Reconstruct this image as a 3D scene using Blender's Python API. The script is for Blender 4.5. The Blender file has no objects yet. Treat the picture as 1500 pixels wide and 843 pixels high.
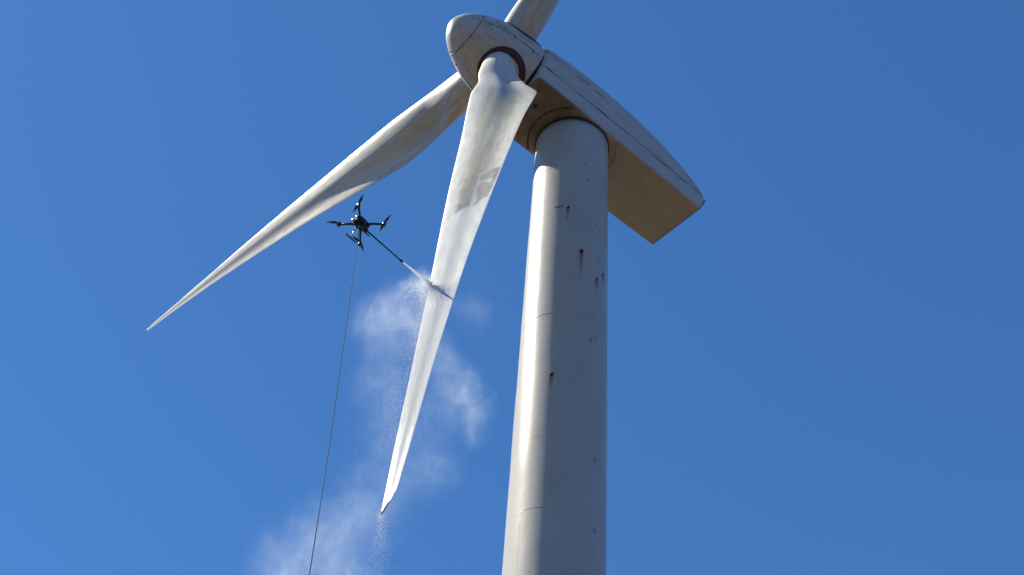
import bpy, bmesh, math, random
from mathutils import Vector, Matrix, noise

# ------------------------------------------------------------------ camera, sky, sun, exposure
sc = bpy.context.scene
R_ = math.radians
cam = bpy.data.cameras.new('camera'); camo = bpy.data.objects.new('camera', cam); sc.collection.objects.link(camo)
cam.sensor_width = 36.0; cam.lens = 36.0*1654.6/1500.0; cam.clip_start = .1; cam.clip_end = 20000
EL, ROLL = R_(43.429), R_(4.99)
fw = Vector((0, math.cos(EL), math.sin(EL))); r0 = Vector((1, 0, 0)); u0 = r0.cross(fw)
rt = r0*math.cos(ROLL)+u0*math.sin(ROLL); up = -r0*math.sin(ROLL)+u0*math.cos(ROLL)
M = Matrix((rt, up, -fw)).transposed().to_4x4(); M.translation = (0, 0, 1.6); camo.matrix_world = M
sc.camera = camo

SUN_AZ, SUN_EL = R_(161), R_(46.5)              # angle from +X, elevation
L = Vector((math.cos(SUN_AZ)*math.cos(SUN_EL), math.sin(SUN_AZ)*math.cos(SUN_EL), math.sin(SUN_EL)))
w = bpy.data.worlds.new('World'); sc.world = w; w.use_nodes = True
nt = w.node_tree; nt.nodes.clear()
sky = nt.nodes.new('ShaderNodeTexSky'); sky.sky_type = 'NISHITA'; sky.sun_disc = False
sky.sun_elevation = SUN_EL; sky.sun_rotation = R_(90)-SUN_AZ
sky.altitude = 0; sky.air_density = 1.0; sky.dust_density = .15; sky.ozone_density = 4.0
bg = nt.nodes.new('ShaderNodeBackground'); bg.inputs[1].default_value = .114
wo = nt.nodes.new('ShaderNodeOutputWorld')
tint = nt.nodes.new('ShaderNodeMix'); tint.data_type = 'RGBA'; tint.blend_type = 'MULTIPLY'; tint.inputs[0].default_value = 1
tint.inputs[7].default_value = (.262, .63, 1.22, 1)                 # deep polarised blue of the photograph's sky
gm = nt.nodes.new('ShaderNodeGamma'); gm.inputs[1].default_value = .5      # softens the step from sunward to far sky
nt.links.new(sky.outputs[0], gm.inputs[0]); nt.links.new(gm.outputs[0], tint.inputs[6]); nt.links.new(tint.outputs[2], bg.inputs[0]); nt.links.new(bg.outputs[0], wo.inputs[0])
sl = bpy.data.lights.new('sun', 'SUN'); sl.energy = 4.8; sl.angle = R_(.53); sl.color = (1, .92, .76)
so = bpy.data.objects.new('sun', sl); sc.collection.objects.link(so); so.rotation_euler = L.to_track_quat('Z', 'Y').to_euler()
so.location = (-40, 10, 60)
sc.view_settings.view_transform = 'Standard'; sc.view_settings.look = 'None'
sc.view_settings.exposure = 0.95; sc.view_settings.gamma = 1.0; sc.view_settings.use_curve_mapping = False
sc.cycles.use_denoising = True; sc.cycles.max_bounces = 8; sc.cycles.volume_bounces = 1
sc.cycles.volume_step_rate = 1.0; sc.cycles.volume_max_steps = 512; sc.cycles.sample_clamp_indirect = 8

# ------------------------------------------------------------------ helpers
C = sc.collection
random.seed(7)

def link(name, me, mat=None, parent=None, smooth=True):
    o = bpy.data.objects.new(name, me); C.objects.link(o)
    if mat is not None:
        if not me.materials: me.materials.append(mat)
    if smooth:
        for p in me.polygons: p.use_smooth = True
    if parent is not None: o.parent = parent
    return o

def tag(o, label, cat, group=None, kind=None):
    o['label'] = label
    if cat: o['category'] = cat
    if group: o['group'] = group
    if kind: o['kind'] = kind
    return o

def pydata(name, vs, fs):
    me = bpy.data.meshes.new(name); me.from_pydata([tuple(v) for v in vs], [], fs); me.update(); return me

def recalc(me):
    bm = bmesh.new(); bm.from_mesh(me); bmesh.ops.recalc_face_normals(bm, faces=bm.faces); bm.to_mesh(me); bm.free(); return me

def loft(name, rings, closed=True, cap0=True, cap1=True):
    n = len(rings[0]); vs = [p for r in rings for p in r]; fs = []
    m = n if closed else n-1
    for i in range(len(rings)-1):
        for j in range(m):
            a = i*n+j; b = i*n+(j+1) % n
            fs.append((a, b, b+n, a+n))
    if cap0: fs.append(tuple(range(n-1, -1, -1)))
    if cap1: fs.append(tuple((len(rings)-1)*n+j for j in range(n)))
    return recalc(pydata(name, vs, fs))

def perp(d):
    d = Vector(d).normalized(); a = Vector((0, 0, 1)) if abs(d.z) < .9 else Vector((1, 0, 0))
    x = d.cross(a).normalized(); return x, d.cross(x).normalized()

def ring_pts(c, x, y, r, n): return [Vector(c)+x*(r*math.cos(2*math.pi*k/n))+y*(r*math.sin(2*math.pi*k/n)) for k in range(n)]

def tube(name, pts, rad, n=10):
    pts = [Vector(p) for p in pts]; rads = rad if isinstance(rad, (list, tuple)) else [rad]*len(pts)
    d0 = (pts[1]-pts[0]).normalized(); x, y = perp(d0); rings = []
    for i, p in enumerate(pts):
        d = (pts[min(i+1, len(pts)-1)]-pts[max(i-1, 0)]).normalized()
        x = (x-d*x.dot(d)).normalized(); y = d.cross(x)
        rings.append(ring_pts(p, x, y, rads[i], n))
    return loft(name, rings)

def torus(name, c, axis, R, r, n=96, m=8):
    x, y = perp(axis); z = Vector(axis).normalized(); vs = []; fs = []
    for i in range(n):
        a = 2*math.pi*i/n; e = x*math.cos(a)+y*math.sin(a)
        for j in range(m):
            b = 2*math.pi*j/m; vs.append(Vector(c)+e*(R+r*math.cos(b))+z*(r*math.sin(b)))
    for i in range(n):
        for j in range(m):
            fs.append((i*m+j, ((i+1) % n)*m+j, ((i+1) % n)*m+(j+1) % m, i*m+(j+1) % m))
    return recalc(pydata(name, vs, fs))

def bevel_box(name, sx, sy, sz, bev=.01, taper=1.0, seg=2):
    bm = bmesh.new(); bmesh.ops.create_cube(bm, size=1)
    for v in bm.verts:
        k = taper if v.co.z < 0 else 1
        v.co = Vector((v.co.x*sx*k, v.co.y*sy*k, v.co.z*sz))
    bmesh.ops.bevel(bm, geom=bm.edges[:], offset=bev, segments=seg, affect='EDGES')
    me = bpy.data.meshes.new(name); bm.to_mesh(me); bm.free(); return me

def interp(ks, vs, t):
    if t <= ks[0]: return vs[0]
    for i in range(len(ks)-1):
        if t <= ks[i+1]: return vs[i]+(vs[i+1]-vs[i])*(t-ks[i])/(ks[i+1]-ks[i])
    return vs[-1]

def sstep(a, b, x):
    t = max(0, min(1, (x-a)/(b-a))); return t*t*(3-2*t)

# ------------------------------------------------------------------ materials
class NB:
    """small node-tree builder"""
    def __init__(s, name):
        s.m = bpy.data.materials.new(name); s.m.use_nodes = True; s.t = s.m.node_tree; s.t.nodes.clear()
        s.out = s.t.nodes.new('ShaderNodeOutputMaterial')
    def n(s, kind, **kw):
        nd = s.t.nodes.new(kind)
        for k, v in kw.items(): setattr(nd, k, v)
        return nd
    def l(s, a, b): s.t.links.new(a, b)
    def math(s, op, a, b=None, c=None, clamp=False):
        nd = s.n('ShaderNodeMath', operation=op); nd.use_clamp = clamp
        for i, v in enumerate((a, b, c)):
            if v is None: continue
            if isinstance(v, (int, float)): nd.inputs[i].default_value = v
            else: s.l(v, nd.inputs[i])
        return nd.outputs[0]
    def vmath(s, op, a, b=None):
        nd = s.n('ShaderNodeVectorMath', operation=op)
        for i, v in enumerate((a, b)):
            if v is None: continue
            if isinstance(v, (tuple, list, Vector)): nd.inputs[i].default_value = tuple(v)
            else: s.l(v, nd.inputs[i])
        return nd
    def ramp(s, x, a, b, c=0., d=1., smooth=True):
        nd = s.n('ShaderNodeMapRange'); nd.interpolation_type = 'SMOOTHSTEP' if smooth else 'LINEAR'
        s.l(x, nd.inputs[0])
        for i, v in enumerate((a, b, c, d)): nd.inputs[1+i].default_value = v
        return nd.outputs[0]
    def noise(s, vec, scale=5., detail=4., rough=.5, dist=0.):
        nd = s.n('ShaderNodeTexNoise'); nd.inputs['Scale'].default_value = scale; nd.inputs['Detail'].default_value = detail
        nd.inputs['Roughness'].default_value = rough; nd.inputs['Distortion'].default_value = dist
        if vec is not None: s.l(vec, nd.inputs['Vector'])
        return nd
    def scale(s, vec, xyz): return s.vmath('MULTIPLY', vec, xyz).outputs[0]
    def mix(s, f, a, b):
        nd = s.n('ShaderNodeMix', data_type='RGBA')
        if isinstance(f, (int, float)): nd.inputs[0].default_value = f
        else: s.l(f, nd.inputs[0])
        for i, v in ((6, a), (7, b)):
            if isinstance(v, (tuple, list)): nd.inputs[i].default_value = (*v, 1) if len(v) == 3 else v
            else: s.l(v, nd.inputs[i])
        return nd.outputs[2]
    def bump(s, h, strength=.2, dist=.01):
        nd = s.n('ShaderNodeBump'); nd.inputs['Strength'].default_value = strength; nd.inputs['Distance'].default_value = dist
        s.l(h, nd.inputs['Height']); return nd.outputs[0]
    def obj(s): return s.n('ShaderNodeTexCoord').outputs['Object']
    def attr(s, name): return s.n('ShaderNodeAttribute', attribute_name=name)
    def done(s, col, rough=.5, metal=0., normal=None, spec=.5, **kw):
        p = s.n('ShaderNodeBsdfPrincipled')
        for key, v in (('Base Color', col), ('Roughness', rough), ('Metallic', metal), ('Specular IOR Level', spec)):
            if isinstance(v, (int, float)): p.inputs[key].default_value = v
            elif isinstance(v, (tuple, list)): p.inputs[key].default_value = (*v, 1)
            else: s.l(v, p.inputs[key])
        if normal is not None: s.l(normal, p.inputs['Normal'])
        for k, v in kw.items(): p.inputs[k].default_value = v
        s.l(p.outputs[0], s.out.inputs[0]); return s.m

def plain(name, col, rough=.5, metal=0., var=.15, scale=30.):
    b = NB(name); o = b.obj(); nz = b.noise(o, scale, 3.)
    c = b.mix(b.ramp(nz.outputs[0], .3, .7), tuple(x*(1-var) for x in col), tuple(min(1, x*(1+var)) for x in col))
    return b.done(c, rough, metal)

MAT = {}
def tower_mat():
    b = NB('tower_paint'); o = b.obj(); am = b.attr('arc').outputs['Fac']
    sep = b.n('ShaderNodeSeparateXYZ'); b.l(o, sep.inputs[0]); z = sep.outputs[2]
    comb = b.n('ShaderNodeCombineXYZ'); b.l(am, comb.inputs[0]); b.l(z, comb.inputs[1]); uv = comb.outputs[0]
    base = (.49, .485, .44)
    big = b.noise(b.scale(uv, (.9, .25, 1)), 1.6, 5.)
    col = b.mix(b.ramp(big.outputs[0], .35, .7), base, (.44, .44, .405))
    drip = b.noise(b.scale(uv, (9, .35, 1)), 1.5, 4., .6)          # vertical weather streaks
    col = b.mix(b.math('MULTIPLY', b.ramp(drip.outputs[0], .54, .78), .45), col, (.50, .46, .36))
    speck = b.noise(b.scale(uv, (1, .6, 1)), 7., 2.)
    col = b.mix(b.math('MULTIPLY', b.ramp(speck.outputs[0], .73, .79), .55), col, (.17, .15, .13))
    wob = b.math('MULTIPLY', b.math('SUBTRACT', b.noise(b.scale(uv, (2, 6, 1)), 3., 2.).outputs[0], .5), .03)
    am2 = b.math('ADD', am, wob)
    # rust runs: angle (deg), z top, half width, length, strength, colour
    for ang, zt, hw, ln, k, c in ((-95.8, 28.68, .05, .75, .9, (.30, .08, .03)), (-74.8, 26.74, .065, 1.3, 1.0, (.32, .09, .035)),
                                  (-48.6, 25.86, .075, .5, 1.0, (.30, .05, .03)), (-34.4, 26.32, .085, .5, 1.0, (.30, .05, .03)),
                                  (-107.1, 21.74, .06, .6, .95, (.30, .09, .035)),
                                  (-143.8, 26.42, .13, .7, .8, (.40, .20, .08)), (-139, 24.3, .07, .9, .5, (.40, .24, .10)),
                                  (-139.6, 21.6, .035, 2.0, .8, (.44, .27, .10)), (-135.2, 21.3, .025, 1.7, .8, (.44, .27, .10)),
                                  (-137.6, 17.1, .03, 2.6, .8, (.46, .30, .13)), (-150, 30.2, .06, 4.5, .5, (.5, .38, .18)),
                                  (-128, 19.5, .04, 1.6, .3, (.45, .38, .26))):
        dx = b.math('ABSOLUTE', b.math('SUBTRACT', am2, R_(ang)*1.33)); mx = b.ramp(dx, hw*.35, hw*1.3, 1, 0)
        dz = b.math('SUBTRACT', zt, z); mz = b.math('MULTIPLY', b.ramp(dz, -.02, .05, 0, 1), b.ramp(dz, .05, ln, 1, 0, False))
        col = b.mix(b.math('MULTIPLY', b.math('MULTIPLY', mx, mz), k), col, c)
    # chipped dark spots with a shape of their own
    for ang, zt, r in ((-56.3, 31.25, .05), (-91.3, 32.46, .035), (-72.9, 31.02, .05), (-67.8, 30.23, .06), (-52, 28.3, .06), (-60, 27.2, .04),
                       (-58, 23.3, .07), (-50, 23.5, .05), (-45, 26.9, .05), (-47, 19.2, .06), (-46, 17.0, .07), (-86, 29.3, .03), (-63, 28.9, .04)):
        dx = b.math('SUBTRACT', am2, R_(ang)*1.33); dz = b.math('MULTIPLY', b.math('SUBTRACT', z, zt), .6)
        d2 = b.math('SQRT', b.math('ADD', b.math('MULTIPLY', dx, dx), b.math('MULTIPLY', dz, dz)))
        col = b.mix(b.math('MULTIPLY', b.ramp(d2, r*.3, r*1.1, 1, 0), .6), col, (.12, .10, .09))
    bmp = b.noise(b.scale(uv, (1.2, .5, 1)), 2., 3.)
    rough = b.ramp(big.outputs[0], .3, .7, .24, .32)
    return b.done(col, rough, 0, b.bump(bmp.outputs[0], .12, .03), spec=.5)

def blade_mat(name, wet):
    b = NB(name); o = b.obj(); uv = b.attr('buv').outputs['Vector']
    sep = b.n('ShaderNodeSeparateXYZ'); b.l(uv, sep.inputs[0]); x, t = sep.outputs[0], sep.outputs[1]
    st = b.noise(b.scale(uv, (7, 14, 7)), 1.6, 5., .6)
    base = (.67, .655, .60)
    col = b.mix(b.ramp(st.outputs[0], .35, .72), base, (.57, .55, .48))
    fine = b.noise(b.scale(o, (3, 3, .5)), 2.2, 5., .65)
    col = b.mix(b.math('MULTIPLY', b.ramp(fine.outputs[0], .5, .75), .45), col, (.50, .48, .42))
    sp = b.noise(b.scale(o, (1, 1, .6)), 5., 2.)
    col = b.mix(b.math('MULTIPLY', b.ramp(sp.outputs[0], .70, .76), .5), col, (.30, .28, .25))
    rough = b.ramp(fine.outputs[0], .3, .7, .32, .48)
    if not wet:
        # grime towards the root, insects along the leading edge
        g = b.math('MULTIPLY', b.ramp(t, .10, .34, 1, 0), b.ramp(st.outputs[0], .3, .6, .25, .7))
        col = b.mix(g, col, (.42, .40, .35))
        bm_ = b.bump(fine.outputs[0], .08, .02)
        return b.done(col, rough, 0, bm_, spec=.45)
    d = b.attr('dirt'); sp3 = b.n('ShaderNodeSeparateColor'); b.l(d.outputs['Color'], sp3.inputs[0])
    grime = b.noise(b.scale(uv, (16, 60, 10)), 1.3, 4., .65)
    gcol = b.mix(b.ramp(grime.outputs[0], .3, .7), (.11, .105, .09), (.19, .18, .16))
    col = b.mix(sp3.outputs[0], col, gcol)                               # unwashed grey patch
    col = b.mix(sp3.outputs[2], col, (.40, .37, .26))                    # ochre dust in the upper half
    col = b.mix(sp3.outputs[1], col, (.58, .60, .575))                    # washed part, cleaner and cooler
    wetm = b.ramp(t, .775, .80)
    rip = b.noise(b.scale(uv, (9, 75, 6)), 1.2, 3., .6, 1.2)
    rip2 = b.noise(b.scale(o, (14, 14, 5)), 3., 3., .6)
    h = b.math('ADD', b.math('MULTIPLY', rip.outputs[0], .7), b.math('MULTIPLY', rip2.outputs[0], .3))
    h = b.math('MULTIPLY', h, b.math('ADD', b.math('MULTIPLY', wetm, .9), .1))
    col = b.mix(b.math('MULTIPLY', wetm, b.ramp(rip.outputs[0], .45, .62, 0, .35)), col, (.52, .53, .50))
    rg = b.n('ShaderNodeMix', data_type='FLOAT'); b.l(wetm, rg.inputs[0]); b.l(rough, rg.inputs[2]); rg.inputs[3].default_value = .16
    return b.done(col, rg.outputs[0], 0, b.bump(h, .35, .03), spec=.5)

def nacelle_mat():
    b = NB('nacelle_fibreglass'); o = b.obj(); sep = b.n('ShaderNodeSeparateXYZ'); b.l(o, sep.inputs[0]); x, y, z = sep.outputs
    nz = b.noise(b.scale(o, (.5, 2, 2)), 1.5, 5., .6)
    col = b.mix(b.ramp(nz.outputs[0], .35, .7), (.54, .535, .52), (.47, .46, .445))
    # scuffs running along the side
    sc1 = b.noise(b.scale(o, (1.1, 9, 9)), 1.4, 4., .65)
    band = b.math('MAXIMUM', b.math('MULTIPLY', b.ramp(b.math('ABSOLUTE', b.math('SUBTRACT', z, 1.87)), .05, .14, 1, 0), b.ramp(x, .4, -.6)),
                  b.math('MULTIPLY', b.ramp(b.math('ABSOLUTE', b.math('SUBTRACT', z, .88)), .02, .10, 1, 0), .8))
    col = b.mix(b.math('MULTIPLY', band, b.ramp(sc1.outputs[0], .47, .54)), col, (.07, .06, .055))
    sp = b.noise(b.scale(o, (1, 1.6, 1.6)), 4.5, 3.)
    col = b.mix(b.math('MULTIPLY', b.ramp(sp.outputs[0], .68, .74), .45), col, (.16, .14, .13))
    # brown dust and oily film on the belly, plus painted shade darkening towards the hub
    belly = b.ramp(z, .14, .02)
    oil_shade = b.noise(b.scale(o, (.8, 1.2, 1)), 1.3, 5., .6)
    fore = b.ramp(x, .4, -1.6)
    bc = b.mix(b.ramp(oil_shade.outputs[0], .3, .7), (.50, .45, .40), (.43, .38, .33))
    bo = b.mix(b.ramp(oil_shade.outputs[0], .35, .7), (.26, .20, .165), (.14, .105, .085))
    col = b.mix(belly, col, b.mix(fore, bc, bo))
    return b.done(col, .48, 0, b.bump(nz.outputs[0], .1, .03), spec=.4)

def spinner_mat():
    b = NB('spinner_fibreglass'); o = b.obj()
    nz = b.noise(o, 1.3, 5., .6); st = b.noise(b.scale(o, (2, 2, .7)), 2.2, 5., .65)
    col = b.mix(b.ramp(nz.outputs[0], .35, .7), (.55, .54, .515), (.47, .455, .425))
    col = b.mix(b.math('MULTIPLY', b.ramp(st.outputs[0], .48, .72), .65), col, (.33, .26, .17))
    sp = b.noise(o, 5.5, 3.)
    col = b.mix(b.math('MULTIPLY', b.ramp(sp.outputs[0], .65, .71), .7), col, (.14, .09, .07))
    return b.done(col, .42, 0, b.bump(nz.outputs[0], .1, .03), spec=.45)

MAT['tower'] = tower_mat(); MAT['blade'] = blade_mat('blade_gelcoat', False); MAT['blade_wet'] = blade_mat('blade_gelcoat_washed', True)
MAT['nacelle'] = nacelle_mat(); MAT['spinner'] = spinner_mat()
MAT['rubber'] = plain('black_rubber', (.015, .014, .014), .6)
MAT['collar'] = plain('maroon_seal', (.060, .016, .016), .55, 0, .35, 6)
MAT['seam'] = plain('grimy_joint', (.075, .055, .042), .8, 0, .5, 5)
MAT['joint'] = plain('shell_joint_filler', (.20, .19, .18), .7, 0, .6, 3)
MAT['weld'] = plain('painted_weld', (.46, .48, .48), .5, 0, .2, 9)
MAT['rust'] = plain('rusty_steel', (.13, .035, .018), .85, 0, .5, 40)
MAT['galv'] = plain('zinc_steel', (.55, .55, .54), .4, .6, .1, 20)
MAT['carbon'] = plain('dark_plastic', (.010, .014, .040), .38, 0, .3, 60)
MAT['prop'] = plain('propeller_plastic', (.009, .012, .034), .3, 0, .2, 40)
MAT['alu'] = plain('bare_aluminium', (.75, .76, .78), .3, .85, .08, 40)
MAT['lance'] = plain('dark_lance_tube', (.02, .03, .045), .35, .2, .2, 40)
hb = NB('blue_grey_hose'); hn = hb.noise(hb.obj(), 20, 3.)
MAT['hose'] = hb.done(hb.mix(hb.ramp(hn.outputs[0], .3, .7), (.045, .08, .145), (.06, .10, .17)), .8, spec=.1)

# ------------------------------------------------------------------ ground
gb = NB('dry_soil'); go = gb.obj()
g1 = gb.noise(go, .08, 6., .6); g2 = gb.noise(go, 3.5, 6., .65)
gc = gb.mix(gb.ramp(g1.outputs[0], .35, .65), (.078, .060, .042), (.056, .048, .033))
gc = gb.mix(gb.math('MULTIPLY', gb.ramp(g2.outputs[0], .45, .7), .6), gc, (.10, .08, .058))
gmat = gb.done(gc, .95, 0, gb.bump(g2.outputs[0], .5, .05), spec=.1)
ax_ = [-6000, -2500, -1000, -400, -200]+[-120+6*i for i in range(41)]+[200, 400, 1000, 2500, 6000]
gv = []; gf = []; gn = len(ax_)
for yy in ax_:
    for xx in ax_:
        d = math.hypot(xx, yy-12); h = .25*noise.noise(Vector((xx*.05, yy*.05, 3)))*sstep(9, 30, d)
        if d > 300: h -= .0004*(d-300)
        gv.append((xx, yy, h))
for j in range(gn-1):
    for i in range(gn-1): gf.append((j*gn+i, j*gn+i+1, (j+1)*gn+i+1, (j+1)*gn+i))
gr = link('ground', pydata('ground', gv, gf), gmat); gr['kind'] = 'structure'

# ------------------------------------------------------------------ wind turbine
T = Vector((1.710, 25.941, 0)); HT = 33.313
turbine = bpy.data.objects.new('wind_turbine', None); C.objects.link(turbine); turbine.location = T
turbine.empty_display_size = 2
tag(turbine, 'white three-bladed wind turbine with rust-streaked tubular tower and weathered nacelle', 'wind turbine')

def trad(z): return 1.3+(1.35-1.3)*(HT-z)/25.0
# tower shell, plates set a hair in and out of line as rolled cans are
CAN = 2.235; seams = [17.42-CAN*k for k in range(7, 0, -1)]+[17.42+CAN*k for k in range(8)]
seams = [s for s in seams if .5 < s < HT-.4]
N = 160; zs = [0.0]
z = 0.0
while z < HT-.02: z = min(HT, z+.28); zs.append(z)
rings = []; arc = []
for z in zs:
    can = sum(1 for s in seams if s < z)
    dr = .0035*math.sin(can*2.3)
    ring = []
    for k in range(N):
        a = -math.pi*1.5+2*math.pi*k/N
        r = trad(z)+dr+.004*noise.noise(Vector((math.cos(a)*1.5, math.sin(a)*1.5, z*.7)))
        ring.append(Vector((r*math.cos(a), r*math.sin(a), z))); arc.append(a*1.33)
    rings.append(ring)
tme = loft('tower', rings)
at = tme.attributes.new('arc', 'FLOAT', 'POINT'); at.data.foreach_set('value', arc)
tower = link('tower', tme, MAT['tower'], turbine)
for s in seams:
    link('weld_seam', torus('weld_seam', (0, 0, s), (0, 0, 1), trad(s)-.0058, .008, 128, 6), MAT['tower'], tower)

def tower_pt(ang, z, off=0.):
    a = R_(ang); r = trad(z)+off; return Vector((r*math.cos(a), r*math.sin(a), z)), Vector((math.cos(a), math.sin(a), 0))
# small rusted fixings left on the shell
for ang, z, r, ln in ((-95.8, 28.70, .045, .05), (-74.8, 26.76, .055, .07), (-107.1, 21.75, .05, .06), (-48.6, 25.9, .035, .03), (-34.4, 26.36, .035, .03)):
    p, n = tower_pt(ang, z, -.01)
    me = tube('bolt', [p, p+n*ln*.6, p+n*ln, p+n*(ln+.012)], [r*1.25, r*1.2, r, r*.55], 12)
    link('bolt', me, MAT['rust'], tower)
p, n = tower_pt(-109.0, 28.74, .0); t_ = Vector((-n.y, n.x, 0))
me = tube('bracket', [p+t_*.13+n*.005, p+t_*.1+n*.03, p-t_*.1+n*.03, p-t_*.13+n*.005], .016, 8)
link('bracket', me, MAT['rust'], tower)
link('yaw_ring', loft('yaw_ring', [ring_pts((0, 0, HT+dz), Vector((1, 0, 0)), Vector((0, 1, 0)), r, 128) for dz, r in
     ((-.03, 1.29), (-.03, 1.335), (.05, 1.335), (.05, 1.27), (.16, 1.27))], True, False, False), MAT['rubber'], turbine)

# nacelle: x to the rear, y across, z up, tilted with the shaft
YAW = R_(54.442); NT = R_(6.077)
FR = Vector((-math.sin(YAW), -math.cos(YAW), 0))
NX = -FR*math.cos(NT)-Vector((0, 0, 1))*math.sin(NT); NS = Vector((0, 0, 1)).cross(NX).normalized(); NZ = NX.cross(NS)
NM = Matrix((NX, NS, NZ)).transposed().to_4x4(); NM.translation = (0, 0, HT+.1)
st = [(-2.72, 1.24, 1.92, 2.55), (-2.68, 1.31, 2.0, 2.66), (-2.5, 1.35, 2.06, 2.74), (-2.0, 1.355, 2.13, 2.85), (-1.4, 1.355, 2.22, 2.95), (-.6, 1.355, 2.27, 3.0),
      (.2, 1.35, 2.28, 3.0), (1.0, 1.34, 2.26, 2.97), (1.8, 1.33, 2.21, 2.9), (2.5, 1.32, 2.13, 2.78), (3.2, 1.31, 2.0, 2.6), (3.8, 1.30, 1.80, 2.34), (4.35, 1.29, 1.58, 2.04), (4.8, 1.285, 1.38, 1.74), (5.12, 1.28, 1.13, 1.4), (5.31, 1.275, .8, 1.0), (5.34, 1.25, .72, .87)]
def nsec(x, hw, zs_, zr):
    pts = []; rb_ = .09
    half = []
    for k in range(5):
        a = math.pi/2*k/4; half.append((hw-rb_+rb_*math.sin(a), rb_-rb_*math.cos(a)))
    for k in range(1, 8): half.append((hw-.03*(k/7)**2, rb_+(zs_-.22-rb_)*k/7))
    n = 10
    for k in range(1, n+1):
        a = math.pi/2*k/n; half.append(((hw-.03)*math.cos(a)**.75 if k < n else 0, zs_-.22+(zr-zs_+.22)*math.sin(a)**.9))
    half = [(hw*.5, 0)]+half
    full = [(0.0, 0.0)]+half+[(-y, z) for y, z in reversed(half[:-1])]
    e = sstep(2.5, 5.2, x)
    return [Vector((x+e*(.36*min(z, .8)/.8-.12), y, z)) for y, z in full]
nme = loft('nacelle', [nsec(*s) for s in st])
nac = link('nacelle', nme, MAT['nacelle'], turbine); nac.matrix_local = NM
mod = nac.modifiers.new('edge', 'BEVEL'); mod.width = .025; mod.segments = 2; mod.limit_method = 'ANGLE'; mod.angle_limit = R_(50)
def nside(x, z, sgn, off):
    hw = interp([s[0] for s in st], [s[1] for s in st], x); return Vector((x, sgn*(hw-.004+off), z))
for sgn in (-1, 1):
    vs = []; fs = []
    xs = [-2.5+.1*i for i in range(66)]
    for x in xs:
        z = .86+.004*math.sin(x*5)
        vs += [nside(x, z-.007, sgn, 0), nside(x, z-.007, sgn, .008), nside(x, z+.007, sgn, .008), nside(x, z+.007, sgn, 0)]
    for i in range(len(xs)-1):
        for j in range(3): a = i*4+j; fs.append((a, a+1, a+5, a+4))
    link('shell_joint', recalc(pydata('shell_joint', vs, fs)), MAT['joint'], nac, False)
# ribs round the yaw opening on the belly
def arc_strip(name, R, a0, a1, wd, hgt, mat):
    vs = []; fs = []; n = 40
    for i in range(n+1):
        a = a0+(a1-a0)*i/n; e = Vector((math.cos(a), math.sin(a), 0))
        vs += [e*(R-wd), e*(R-wd*.6)+Vector((0, 0, -hgt)), e*(R+wd*.6)+Vector((0, 0, -hgt)), e*(R+wd)]
    for i in range(n):
        for j in range(3): q = i*4+j; fs.append((q, q+1, q+5, q+4))
    return link(name, recalc(pydata(name, vs, fs)), mat, nac, False)
for R, sp in ((1.62, 50),):
    arc_strip('belly_rib', R, R_(180-sp), R_(180+sp), .03, .035, MAT['seam'])
    arc_strip('belly_rib', R, R_(-sp), R_(sp), .03, .035, MAT['nacelle'])
link('rear_lip', tube('rear_lip', [(5.50, -1.262, .78), (5.235, -1.262, .06), (5.215, -1.2, .015), (5.215, 0, .01), (5.215, 1.2, .015), (5.235, 1.262, .06), (5.50, 1.262, .78)], .017, 8), MAT['seam'], nac)
for hx, hy in ((-2.35, .55), (-2.35, -.95), (-1.75, .95)):
    link('belly_bolt', tube('belly_bolt', [(hx, hy, .01), (hx, hy, -.02), (hx, hy, -.028)], [.035, .035, .02], 10), MAT['rust'], nac)
link('drain_hole', tube('drain_hole', [(-2.05, -.35, .02), (-2.05, -.35, -.04)], .07, 16), MAT['rubber'], nac)
link('lightning_rod', tube('lightning_rod', [(3.6, 0, 2.2), (3.6, 0, 3.3)], .02, 8), MAT['galv'], nac)

# rotor
HUB = Vector((-.788, 23.557, 35.423))-T
TILT = R_(11.318); CONE = R_(5.58); AZ = -20.622; RR = 30.79; PRE = -.482
AX = FR*math.cos(TILT)+Vector((0, 0, 1))*math.sin(TILT); AU = -FR*math.sin(TILT)+Vector((0, 0, 1))*math.cos(TILT); AS = AX.cross(AU)
SOFF = Vector((-.585, .655, -.475))*.56
prof = [(2.33, .0), (2.325, .08), (2.30, .18), (2.25, .30), (2.16, .45), (2.05, .58), (1.9, .71), (1.7, .85), (1.5, .965), (1.28, 1.07), (1.0, 1.19), (.7, 1.285), (.4, 1.35), (.1, 1.39), (-.25, 1.42), (-.8, 1.43), (-.86, 1.42), (-.87, 1.36), (-.8, 1.34)]
SX, SY = AS.copy(), AU.copy()
def srad(a): return interp([p[0] for p in reversed(prof[:-2])], [p[1] for p in reversed(prof[:-2])], a)
def smooth_prof(pr, sub=4):
    out = []
    for i in range(len(pr)-1):
        p0 = pr[max(i-1, 0)]; p1 = pr[i]; p2 = pr[i+1]; p3 = pr[min(i+2, len(pr)-1)]
        if i == 0: p0 = (pr[1][0], -pr[1][1])
        for k in range(sub):
            t = k/sub
            out.append(tuple(.5*((2*p1[q])+(-p0[q]+p2[q])*t+(2*p0[q]-5*p1[q]+4*p2[q]-p3[q])*t*t+(-p0[q]+3*p1[q]-3*p2[q]+p3[q])*t**3) for q in (0, 1)))
    out.append(pr[-1]); return out
SM = Matrix((SX, SY, AX)).transposed().to_4x4(); SM.translation = HUB+SOFF        # local z = shaft
pr = smooth_prof(prof[:-3])+prof[-3:]
sme = loft('spinner', [ring_pts((0, 0, a), Vector((1, 0, 0)), Vector((0, 1, 0)), max(r, .002), 128) for a, r in pr])
spin = link('spinner', sme, MAT['spinner'], turbine); spin.matrix_local = SM
link('nose_joint', torus('nose_joint', (0, 0, 1.56), (0, 0, 1), srad(1.56)-.004, .017, 128, 6), MAT['seam'], spin)
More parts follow.
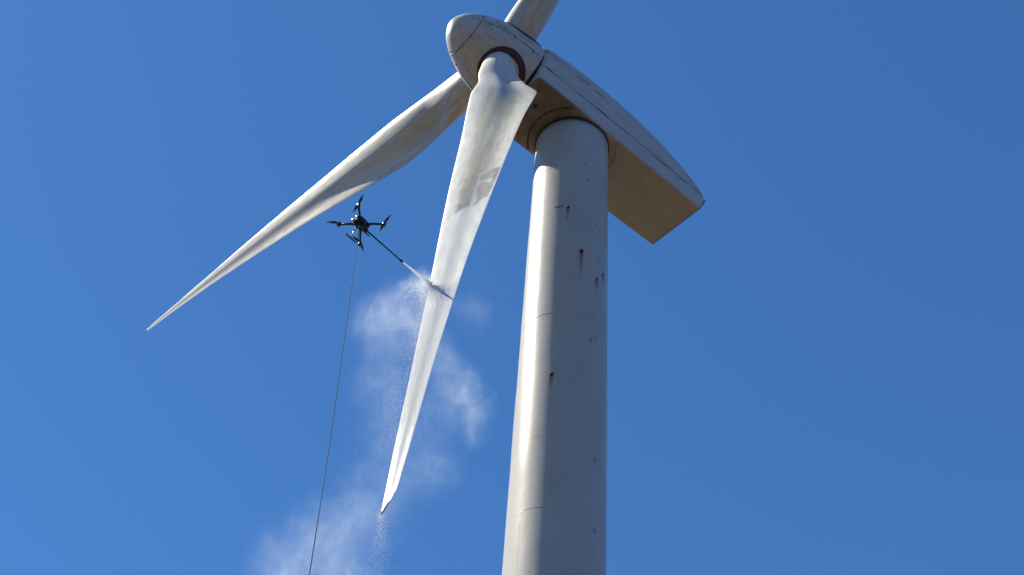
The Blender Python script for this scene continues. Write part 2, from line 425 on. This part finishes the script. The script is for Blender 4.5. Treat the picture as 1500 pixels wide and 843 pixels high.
link('rear_gap', loft('rear_gap', [ring_pts((0, 0, a), Vector((1, 0, 0)), Vector((0, 1, 0)), r, 96) for a, r in ((-.80, 1.35), (-1.15, 1.22))], True, True, True), MAT['rubber'], spin)
def smeridian(name, ang, a0, a1, wd, off, mat, dash=False):
    vs = []; fs = []; n = 40
    for i in range(n+1):
        a = a0+(a1-a0)*i/n; r = srad(a)+off
        for s in (-1, 1):
            th = R_(ang)+s*wd/r; vs.append(Vector((r*math.cos(th), r*math.sin(th), a)))
        for s in (1, -1):
            th = R_(ang)+s*wd/r; vs.append(Vector(((r-.03)*math.cos(th), (r-.03)*math.sin(th), a)))
    for i in range(n):
        for j in range(4): q = i*4+j; q2 = i*4+(j+1) % 4; fs.append((q, q2, q2+4, q+4))
    link(name, recalc(pydata(name, vs, fs)), mat, spin, False)
BANG = [math.degrees(math.atan2(-math.cos(R_(AZ+120*k)), math.sin(R_(AZ+120*k)))) for k in range(3)]
for k in range(3):
    smeridian('shell_joint', BANG[k]+60, -.6, 1.52, .011, .006, MAT['seam'])
    for a in (1.68, 1.25, .8, .35, -.1, -.45):
        for sd in (-1, 1):
            th = R_(BANG[k]+60)+sd*.055/srad(a); r = srad(a); e = Vector((math.cos(th), math.sin(th), .35)).normalized()
            p = Vector((r*math.cos(th), r*math.sin(th), a))
            link('bolt', tube('bolt', [p-e*.01, p+e*.012, p+e*.018], [.022, .022, .012], 8), MAT['seam'], spin)

# blades (built along local z, x = direction of rotation, y = shaft)
KS = [.03, .06, .09, .12, .15, .18, .21, .235, .26, .32, .45, .6, .75, .88, .96, 1.0]
CH = [1.32, 1.34, 1.44, 1.58, 1.74, 1.90, 2.02, 2.07, 2.03, 1.88, 1.50, 1.08, .64, .36, .23, .11]
CH0 = [1.15, 1.187, 1.248, 1.348, 1.412, 1.418, 1.529, 1.742, 1.92]+[1.80, 1.47, 1.065, .62, .329, .20, .106]
OK0 = [.05, .09, .12, .15, .18, .24, .45, 1.0]; OV0 = [.513, .502, .483, .451, .432, .384, .386, .481]
TK = [.05, .24, .42, .7, 1.0]; TW = [121.0, 129.5, 147.0, 151.0, 156.0]; TWB = [126.0, 141.0, 150.0, 152.0, 157.0]
OK_ = [.05, .12, .18, .24, .45, 1.0]; OV = [.52, .43, .36, .335, .386, .481]
def smoothed(ks, vs, t, h): return sum(interp(ks, vs, t+h*d)*wt for d, wt in ((-1, 1), (-.5, 2), (0, 3), (.5, 2), (1, 1)))/9
def bsec(t, n=72, ro=Vector((0, 0, 0)), first=True, sag=0.):
    r = t*RR; cw = CH0 if first else CH; c = smoothed(KS, cw, t, .012) if t < .95 else interp(KS, cw, t)
    th = R_(smoothed(TK, TW if first else TWB, t, .06)); off = smoothed(OK0, OV0, t, .02) if first else smoothed(OK_, OV, t, .03)
    bl = max(0, min(1, 1-(t-.05)/.10)); bl = bl*bl*(3-2*bl)
    tc = interp([.06, .12, .24, .4, .7, 1], [.6, .46, .32, .24, .18, .14], t)
    cx, cy = math.cos(th), math.sin(th); pts = []; uvs = []
    cen = Vector((0, r*math.sin(CONE)+PRE*t*t, r*math.cos(CONE)))+ro*(1-sstep(.02, .26, t))+Vector((-sag*math.sin(math.pi*t/.75), 0, 0))
    for k in range(n):
        u = 2*math.pi*k/n; x = .5*(1+math.cos(u)); s = math.sin(u)
        yt = 5*tc*(.2969*math.sqrt(x)-.126*x-.3516*x*x+.2843*x**3-.1036*x**4)+.004*math.sqrt(max(0, 1-abs(2*x-1)))
        ya = yt if s >= 0 else -yt*.42+.15*tc*math.sin(math.pi*max(0, min(1, (x-.38)/.62)))**1.5
        y = (1-bl)*ya+bl*.5*s
        lx, ly = (off-x)*c, y*c
        # raked tip: the leading edge runs on further than the trailing edge
        cut = sstep(.984, 1.0, t)*x*.24
        pts.append(cen+Vector((cx*lx-cy*ly, cy*lx+cx*ly, -cut))); uvs.append((x, t, 1.0 if s < 0 else 0.0))
    return pts, uvs
ts = sorted(set([round(.03+.003*i, 5) for i in range(130)]+[round(.42+.0012*i, 5) for i in range(220)]+[round(.684+.003*i, 5) for i in range(100)]+[.9855, .99, .995, 1.0]))
secs = [bsec(t) for t in ts]
def blade_mesh(ro, first, sag):
    me = loft('blade', [bsec(t, 72, ro, first, sag)[0] for t in ts])
    ba = me.attributes.new('buv', 'FLOAT_VECTOR', 'POINT'); ba.data.foreach_set('vector', uvl)
    ca = me.color_attributes.new('dirt', 'FLOAT_COLOR', 'POINT'); ca.data.foreach_set('color', cols)
    return me
uvl = [v for s in secs for u in s[1] for v in u]
# grime map of the half-washed blade, in (span, chord) terms
patch = [(.5821, .25), (.5635, .5), (.5593, .63), (.5615, .9), (.5749, .97), (.6428, .96), (.6494, .69), (.6518, .63), (.656, .43), (.661, .23), (.6476, .31), (.6193, .28), (.6031, .28)]
def inpoly(p, poly):
    c = False; x, y = p
    for i in range(len(poly)):
        x1, y1 = poly[i]; x2, y2 = poly[i-1]
        if (y1 > y) != (y2 > y) and x < (x2-x1)*(y-y1)/(y2-y1)+x1: c = not c
    return c
def dpoly(p, pts, closed=False):
    best = 9; q = Vector((p[0]*6, p[1], 0)); m = len(pts)
    for i in range(m if closed else m-1):
        a = Vector((pts[i][0]*6, pts[i][1], 0)); b = Vector((pts[(i+1) % m][0]*6, pts[(i+1) % m][1], 0)); ab = b-a
        k = max(0, min(1, (q-a).dot(ab)/ab.length_squared)); best = min(best, (a+ab*k-q).length)
    return best
strokes = [([(.5677, .65), (.5767, .59), (.6055, .58), (.6314, .62), (.658, .64)], .055), ([(.569, .64), (.5659, .75), (.5659, .93)], .028), ([(.6001, .61), (.5971, .69), (.5995, .87)], .028),
           ([(.580, .25), (.6169, .24), (.641, .24)], .035)]
cols = []
for s in secs:
    for x, t, side in s[1]:
        r = g = bl = 0.0
        if side > .5 or True:
            wv = .012*noise.noise(Vector((t*60, x*5, 1))); wx = .05*noise.noise(Vector((t*45, x*6, 7)))
            p = (t+wv*.5, x+wx)
            if .42 < t < .69:
                d = dpoly(p, patch, True); ins = inpoly(p, patch)
                r = sstep(-.012, .028, d if ins else -d)
                for pl, wd in strokes: r *= 1-.95*(1-sstep(wd*.45, wd*.95, dpoly(p, pl)))
                r *= .72+.35*noise.noise(Vector((t*160, x*9, 3)))+.12*(1-x)
            edge = interp([.0, .2, .4, .6, .8, 1], [.61, .663, .656, .652, .648, .644], x)
            g = sstep(-.01, .03, p[0]-edge)*.75
            bl = sstep(.14, .34, x)*sstep(1.05, .6, x)*sstep(.16, .30, t)*sstep(.68, .58, t)*(.85+.8*noise.noise(Vector((t*7, x*11, 5)))+.3*noise.noise(Vector((t*30, x*22, 9))))
            bl = max(0, bl)*(1-g)
        cols += [max(0, min(.95, r))*(1-g*.9), g, max(0, min(1, bl)), 1]
for k in range(3):
    a = R_(AZ+120*k); d = -AU*math.cos(a)+AS*math.sin(a); e = AX.cross(d)
    BM = Matrix((e, AX, d)).transposed().to_4x4(); BM.translation = HUB
    bme = blade_mesh(Vector((SOFF.dot(e), SOFF.dot(AX), SOFF.dot(d)))*.9, k == 0,   .08 if k == 1 else 0.)
    o = link('blade', bme, MAT['blade_wet'] if k == 0 else MAT['blade'], turbine); o.matrix_local = BM
    if k == 0:
        o['label'] = 'blade being washed, grey grime patch above, wet and clean towards its tip'
    # maroon seal lying on the spinner round the blade root
    vs = []; fs = []; n = 72; rows = ((.60, -.15), (.61, .02), (.66, .035), (.80, .035), (.845, .02), (.855, -.04))
    for i in range(n):
        ph = 2*math.pi*i/n; dr = e*math.cos(ph)+AX*math.sin(ph)
        for rho, lift in rows:
            lo, hi = 0., 2.2
            for _ in range(28):
                mid = (lo+hi)/2; pp = d*mid+dr*rho-SOFF*.08; aa = pp.dot(AX); rad = (pp-AX*aa).length
                if rad > srad(aa): hi = mid
                else: lo = mid
            vs.append(HUB+SOFF*.92+d*(lo+lift)+dr*rho)
    m = len(rows)
    for i in range(n):
        for j in range(m-1): fs.append((i*m+j, ((i+1) % n)*m+j, ((i+1) % n)*m+j+1, i*m+j+1))
    link('root_seal', recalc(pydata('root_seal', vs, fs)), MAT['collar'], turbine)

# ------------------------------------------------------------------ cleaning drone
HIT = Vector((-1.274, 13.015, 13.832)); NOZ = Vector((-1.745, 12.74, 14.0)); DC = Vector((-2.385, 12.0, 14.02))
drone = bpy.data.objects.new('cleaning_drone', None); C.objects.link(drone); drone.location = DC; drone.empty_display_size = .3
tag(drone, 'dark four-rotor drone hovering beside the blade with a long spray lance', 'drone')
HD = math.atan2(NOZ.y-DC.y, NOZ.x-DC.x)
def dpart(name, me, mat, parent=drone, loc=(0, 0, 0), rz=0., smooth=False):
    o = link(name, me, mat, parent, smooth); o.location = loc; o.rotation_euler = (0, 0, rz); return o
body = dpart('body', bevel_box('body', .28, .19, .10, .025, .82, 3), MAT['carbon'], rz=HD)
link('battery', bevel_box('battery', .15, .13, .05, .012), MAT['carbon'], body).location = (-.02, 0, .062)
link('camera_pod', bevel_box('camera_pod', .05, .07, .06, .015), MAT['carbon'], body).location = (.13, 0, -.045)
link('pump_block', bevel_box('pump_block', .10, .09, .06, .012), MAT['carbon'], body).location = (-.02, 0, -.07)
link('fitting', tube('fitting', [(-.13, .03, -.02), (-.155, .03, -.02), (-.16, .03, -.02)], [.022, .022, .012], 12), MAT['alu'], body)
link('fitting', tube('fitting', [(-.12, -.05, .01), (-.15, -.05, .01), (-.155, -.05, .01)], [.018, .018, .01], 12), MAT['alu'], body)
def prop_mesh(name, Rp, pitch=14, droop=0.):
    rings = []; n = 12
    for i in range(n+1):
        f = i/n; r = .012+(Rp-.012)*f; c = (.018+.026*math.sin(math.pi*min(1, f*1.15+.1)))*(1 if f < .97 else .5); a = R_(pitch*(1-f*.55))
        ring = []
        for q in range(8):
            u = 2*math.pi*q/8; x = math.cos(u)*c*.5; z = math.sin(u)*.0028
            ring.append(Vector((r, x*math.cos(a)-z*math.sin(a), x*math.sin(a)+z*math.cos(a)+droop*f*f)))
        rings.append(ring)
    return loft(name, rings)
pm = prop_mesh('propeller_blade', .205)
#          arm end offset            propeller blade angles
arms = [((-.025, -.355, .02), (-70, 118)), ((-.345, .075, .02), (176, 8)), ((.355, -.01, .02), (-60, 112)), ((-.03, .44, .0), (78, -138))]
for (ax1, ay1, az1), pa in arms:
    p1 = Vector((ax1, ay1, az1)); dn = Vector((ax1, ay1, 0)).normalized()
    am = link('arm', tube('arm', [dn*.09+Vector((0, 0, .0)), p1*.55+Vector((0, 0, .004)), p1], [.022, .018, .018], 12), MAT['carbon'], drone)
    link('motor', tube('motor', [p1+Vector((0, 0, -.03)), p1+Vector((0, 0, -.025)), p1+Vector((0, 0, .03)), p1+Vector((0, 0, .036))], [.022, .030, .030, .02], 20), MAT['carbon'], am)
    link('motor_glint', tube('motor_glint', [p1+dn*.024+Vector((0, 0, -.032)), p1+dn*.03+Vector((0, 0, .0)), p1+dn*.03+Vector((0, 0, .02))], [.010, .013, .010], 10), MAT['alu'], am)  # pale metal piece added as the white highlight on each motor
    for q in pa:
        pb = link('propeller_blade', pm, MAT['prop'], am); pb.location = p1+Vector((0, 0, .042)); pb.rotation_euler = (0, 0, R_(q))
# landing legs
for sd, mt in ((1, 'alu'), (-1, 'carbon')):
    cs, sn = math.cos(HD), math.sin(HD)
    def bp(x, y, z): return Vector((x*cs-y*sn, x*sn+y*cs, z))
    lg = link('landing_leg', tube('landing_leg', [bp(-.02, sd*.06, -.03), bp(-.02, sd*.10, -.14), bp(-.02, sd*.13, -.25)], .011, 10), MAT[mt], drone)
    link('skid', tube('skid', [bp(-.13, sd*.132, -.255), bp(-.12, sd*.132, -.26), bp(.09, sd*.132, -.26), bp(.10, sd*.132, -.255)], .011, 10), MAT['carbon'], lg)
tip = NOZ-DC; ld = tip.normalized(); s0 = ld*.10+Vector((0, 0, -.03))
lan = link('spray_lance', tube('spray_lance', [s0, s0+(tip-s0)*.5, s0+(tip-s0)*.93], .0125, 12), MAT['lance'], drone)
link('nozzle', tube('nozzle', [s0+(tip-s0)*.92, s0+(tip-s0)*.94, s0+(tip-s0)*.985, tip], [.014, .019, .019, .009], 12), MAT['lance'], lan)

# hose hanging to the ground
hp = []
anchor = Vector((-2.405, 12.06, 13.90))
ctrl = [anchor, Vector((-2.36, 11.92, 13.57)), Vector((-1.82, 10.0, 9.0)), Vector((-1.444, 8.4, 6.13)), Vector((-1.15, 7.1, 3.4)), Vector((-1.0, 6.3, .8)), Vector((-1.05, 5.8, .05)), Vector((-2.4, 5.2, .03)), Vector((-4.3, 5.6, .03)), Vector((-7.0, 4.4, .03))]
for i in range(len(ctrl)-1):
    p0 = ctrl[max(i-1, 0)]; p1 = ctrl[i]; p2 = ctrl[i+1]; p3 = ctrl[min(i+2, len(ctrl)-1)]
    for k in range(12):
        t = k/12; q = .5*((2*p1)+(p2-p0)*t+(2*p0-5*p1+4*p2-p3)*t*t+(-p0+3*p1-3*p2+p3)*t**3)
        if q.z < .03: q.z = .03
        hp.append(q)
hp.append(ctrl[-1])
hose = link('water_hose', tube('water_hose', hp, .0052, 10), MAT['hose'])
tag(hose, 'thin blue-grey water hose hanging from the drone to the ground', 'hose')

# ------------------------------------------------------------------ water
wb = NB('white_water'); wo_ = wb.obj()
nz = wb.noise(wo_, 22, 3.)
pr_ = wb.n('ShaderNodeBsdfPrincipled'); pr_.inputs['Base Color'].default_value = (.92, .95, .97, 1); pr_.inputs['Roughness'].default_value = .25
tr_ = wb.n('ShaderNodeBsdfTranslucent'); tr_.inputs[0].default_value = (.95, .97, 1, 1)
mx_ = wb.n('ShaderNodeMixShader'); mx_.inputs[0].default_value = .5; wb.l(pr_.outputs[0], mx_.inputs[1]); wb.l(tr_.outputs[0], mx_.inputs[2]); wb.l(mx_.outputs[0], wb.out.inputs[0])
MAT['water'] = wb.m
n = 26; jp = []; jr = []
for i in range(n+1):
    f = i/n; p = NOZ.lerp(HIT, f)+Vector((0, 0, -.015*f*f)); jp.append(p)
    jr.append(.008+.034*f+.005*f*noise.noise(p*25))
jet = link('water_jet', tube('water_jet', jp, jr, 12), MAT['water'])
tag(jet, 'white pressure water jet striking the edge of the blade', 'water jet')

# flung droplets: uncountable, one object
dv = []; df = []
def drop(p, r):
    b = len(dv); a = Vector((random.gauss(0, .35), random.gauss(0, .35), random.gauss(0, 1))).normalized(); x, y = perp(a); k = random.uniform(1.2, 6)
    r *= random.choice((.6, .8, .8, 1, 1, 1.5)); dv.extend([p+a*r*k, p-a*r*k]+[p+(x*math.cos(q*2.094)+y*math.sin(q*2.094))*r for q in range(3)])
    for q in range(3): df.append((b, b+2+q, b+2+(q+1) % 3)); df.append((b+1, b+2+(q+1) % 3, b+2+q))
def blade_world(t, x, side=0.5):
    a = R_(AZ); d = -AU*math.cos(a)+AS*math.sin(a); e = AX.cross(d)
    pts, _ = bsec(t, 72); u = math.acos(max(-1, min(1, 2*x-1))); k = int(round(u/(2*math.pi)*72)) % 72
    if side < .5: k = (72-k) % 72
    v = pts[k]; return T+HUB+e*v.x+AX*v.y+d*v.z
fdir = Vector((FR.x, FR.y, 0))
for _ in range(4200):                         # splash fan off the impact point
    s = abs(random.gauss(0, .17)); v = Vector((random.gauss(0, 1), random.gauss(0, 1), random.gauss(-.5, 1))).normalized()
    v = (v+fdir*1.0).normalized(); drop(HIT+v*s+Vector((0, 0, -s*s*1.6)), random.uniform(.0010, .0032))
for _ in range(7000):                         # thrown off the leading edge as the film runs down
    f = random.random()**1.5; t = .786+f*.16; p = blade_world(t, random.uniform(0, .06))
    s = abs(random.gauss(0, .05+.08*f)); drop(p+fdir*s*.9+Vector((random.gauss(0, .03), random.gauss(0, .03), -random.random()*.5*s*4)), random.uniform(.0008, .0022)*(1-.4*f))
for _ in range(2200):                         # drips below the tip
    p = blade_world(.998, .1); s = random.random()**1.3*.62; w_ = .02+s*.11
    drop(p+Vector((random.gauss(0, w_)+.05*s, random.gauss(0, w_), -.03-s)), random.uniform(.0006, .0015))
for _ in range(2500):                         # drizzle under the impact
    s = random.random()**.8*3.0; w_ = .10+s*.20
    drop(HIT+fdir*(.15+.05*s)+Vector((random.gauss(-.08*s, w_), random.gauss(0, w_), -s)), random.uniform(.0006, .0014))
dro = link('water_droplets', pydata('water_droplets', dv, df), MAT['water'], None, False)
tag(dro, 'glinting water droplets thrown off the wet blade below the jet', 'water', None, 'stuff')

# drifting mist: soft lobes of a closed volume
lobes = [  # centre, radii, amount
    ((-1.50, 12.85, 13.70), (.26, .26, .24), 1.36), ((-1.36, 12.95, 13.55), (.20, .22, .30), 1.28), ((-1.66, 12.75, 13.15), (.38, .4, .45), 0.75), ((-1.85, 12.8, 12.55), (.42, .45, .55), 0.42), ((-2.05, 12.9, 13.0), (.38, .4, .40), 0.53),
    ((-1.45, 12.9, 12.75), (.35, .4, .5), 0.65), ((-1.02, 13.1, 12.45), (.40, .45, .45), 0.55), ((-.66, 13.1, 12.0), (.38, .4, .36), 0.80), ((-.42, 13.1, 11.62), (.30, .35, .36), 0.92), ((-.40, 13.1, 11.22), (.26, .3, .30), 0.75),
    ((-.80, 13.0, 11.45), (.48, .5, .48), 0.42), ((-1.70, 12.9, 11.7), (.50, .5, .65), 0.28), ((-1.45, 12.9, 10.9), (.60, .6, .6), 0.25), ((-.90, 13.0, 10.4), (.50, .5, .50), 0.39),
    ((-1.45, 12.9, 9.9), (.60, .6, .6), 0.28), ((-1.85, 12.9, 9.35), (.60, .6, .50), 0.60), ((-2.30, 12.9, 9.0), (.52, .55, .45), 0.50), ((-2.55, 12.9, 8.6), (.50, .55, .45), 0.55), ((-1.75, 12.9, 8.55), (.60, .6, .5), 0.63), ((-.56, 13.3, 13.7), (.40, .4, .5), 0.28), ((-2.2, 12.9, 8.1), (.7, .6, .5), 0.40)]
bm = bmesh.new()
for c, r, a in lobes:
    bmesh.ops.create_icosphere(bm, subdivisions=3, radius=1, matrix=Matrix.Translation(c) @ Matrix.Diagonal((r[0]*1.35, r[1]*1.35, r[2]*1.35, 1)))
mm = bpy.data.meshes.new('water_mist'); bm.to_mesh(mm); bm.free()
vb = NB('mist'); ob = vb.obj()
warp = vb.noise(ob, 1.7, 3., .55); wv = vb.vmath('SUBTRACT', warp.outputs['Color'], (.5, .5, .5)).outputs[0]
pp = vb.vmath('ADD', ob, vb.scale(wv, (.8, .8, .8))).outputs[0]
tot = None
for c, r, a in lobes:
    q = vb.vmath('MULTIPLY', vb.vmath('SUBTRACT', pp, c).outputs[0], tuple(.8/x for x in r)).outputs[0]
    le = vb.vmath('LENGTH', q).outputs['Value']; v = vb.ramp(le, .0, 1.0, a, 0)
    tot = v if tot is None else vb.math('ADD', tot, v)
# keep inside the hull
wis = vb.noise(vb.vmath('ADD', vb.scale(ob, (1.5, 1.5, 1.0)), vb.scale(wv, (.8, .8, .8))).outputs[0], 4.2, 8., .68)
den = vb.math('MULTIPLY', tot, vb.ramp(wis.outputs[0], .34, .72, .22, 1.6))
den = vb.math('MULTIPLY', den, .66)
pv = vb.n('ShaderNodeVolumePrincipled'); pv.inputs['Color'].default_value = (.90, .97, .98, 1); pv.inputs['Anisotropy'].default_value = .65
vb.l(den, pv.inputs['Density']); vb.l(pv.outputs[0], vb.out.inputs['Volume'])
vb.m.cycles.volume_step_rate = .12
mist = link('water_mist', mm, vb.m, None)
rm = mist.modifiers.new('union', 'REMESH'); rm.mode = 'VOXEL'; rm.voxel_size = .09
tag(mist, 'pale drifting cloud of water mist round the washed blade', 'mist', None, 'stuff')
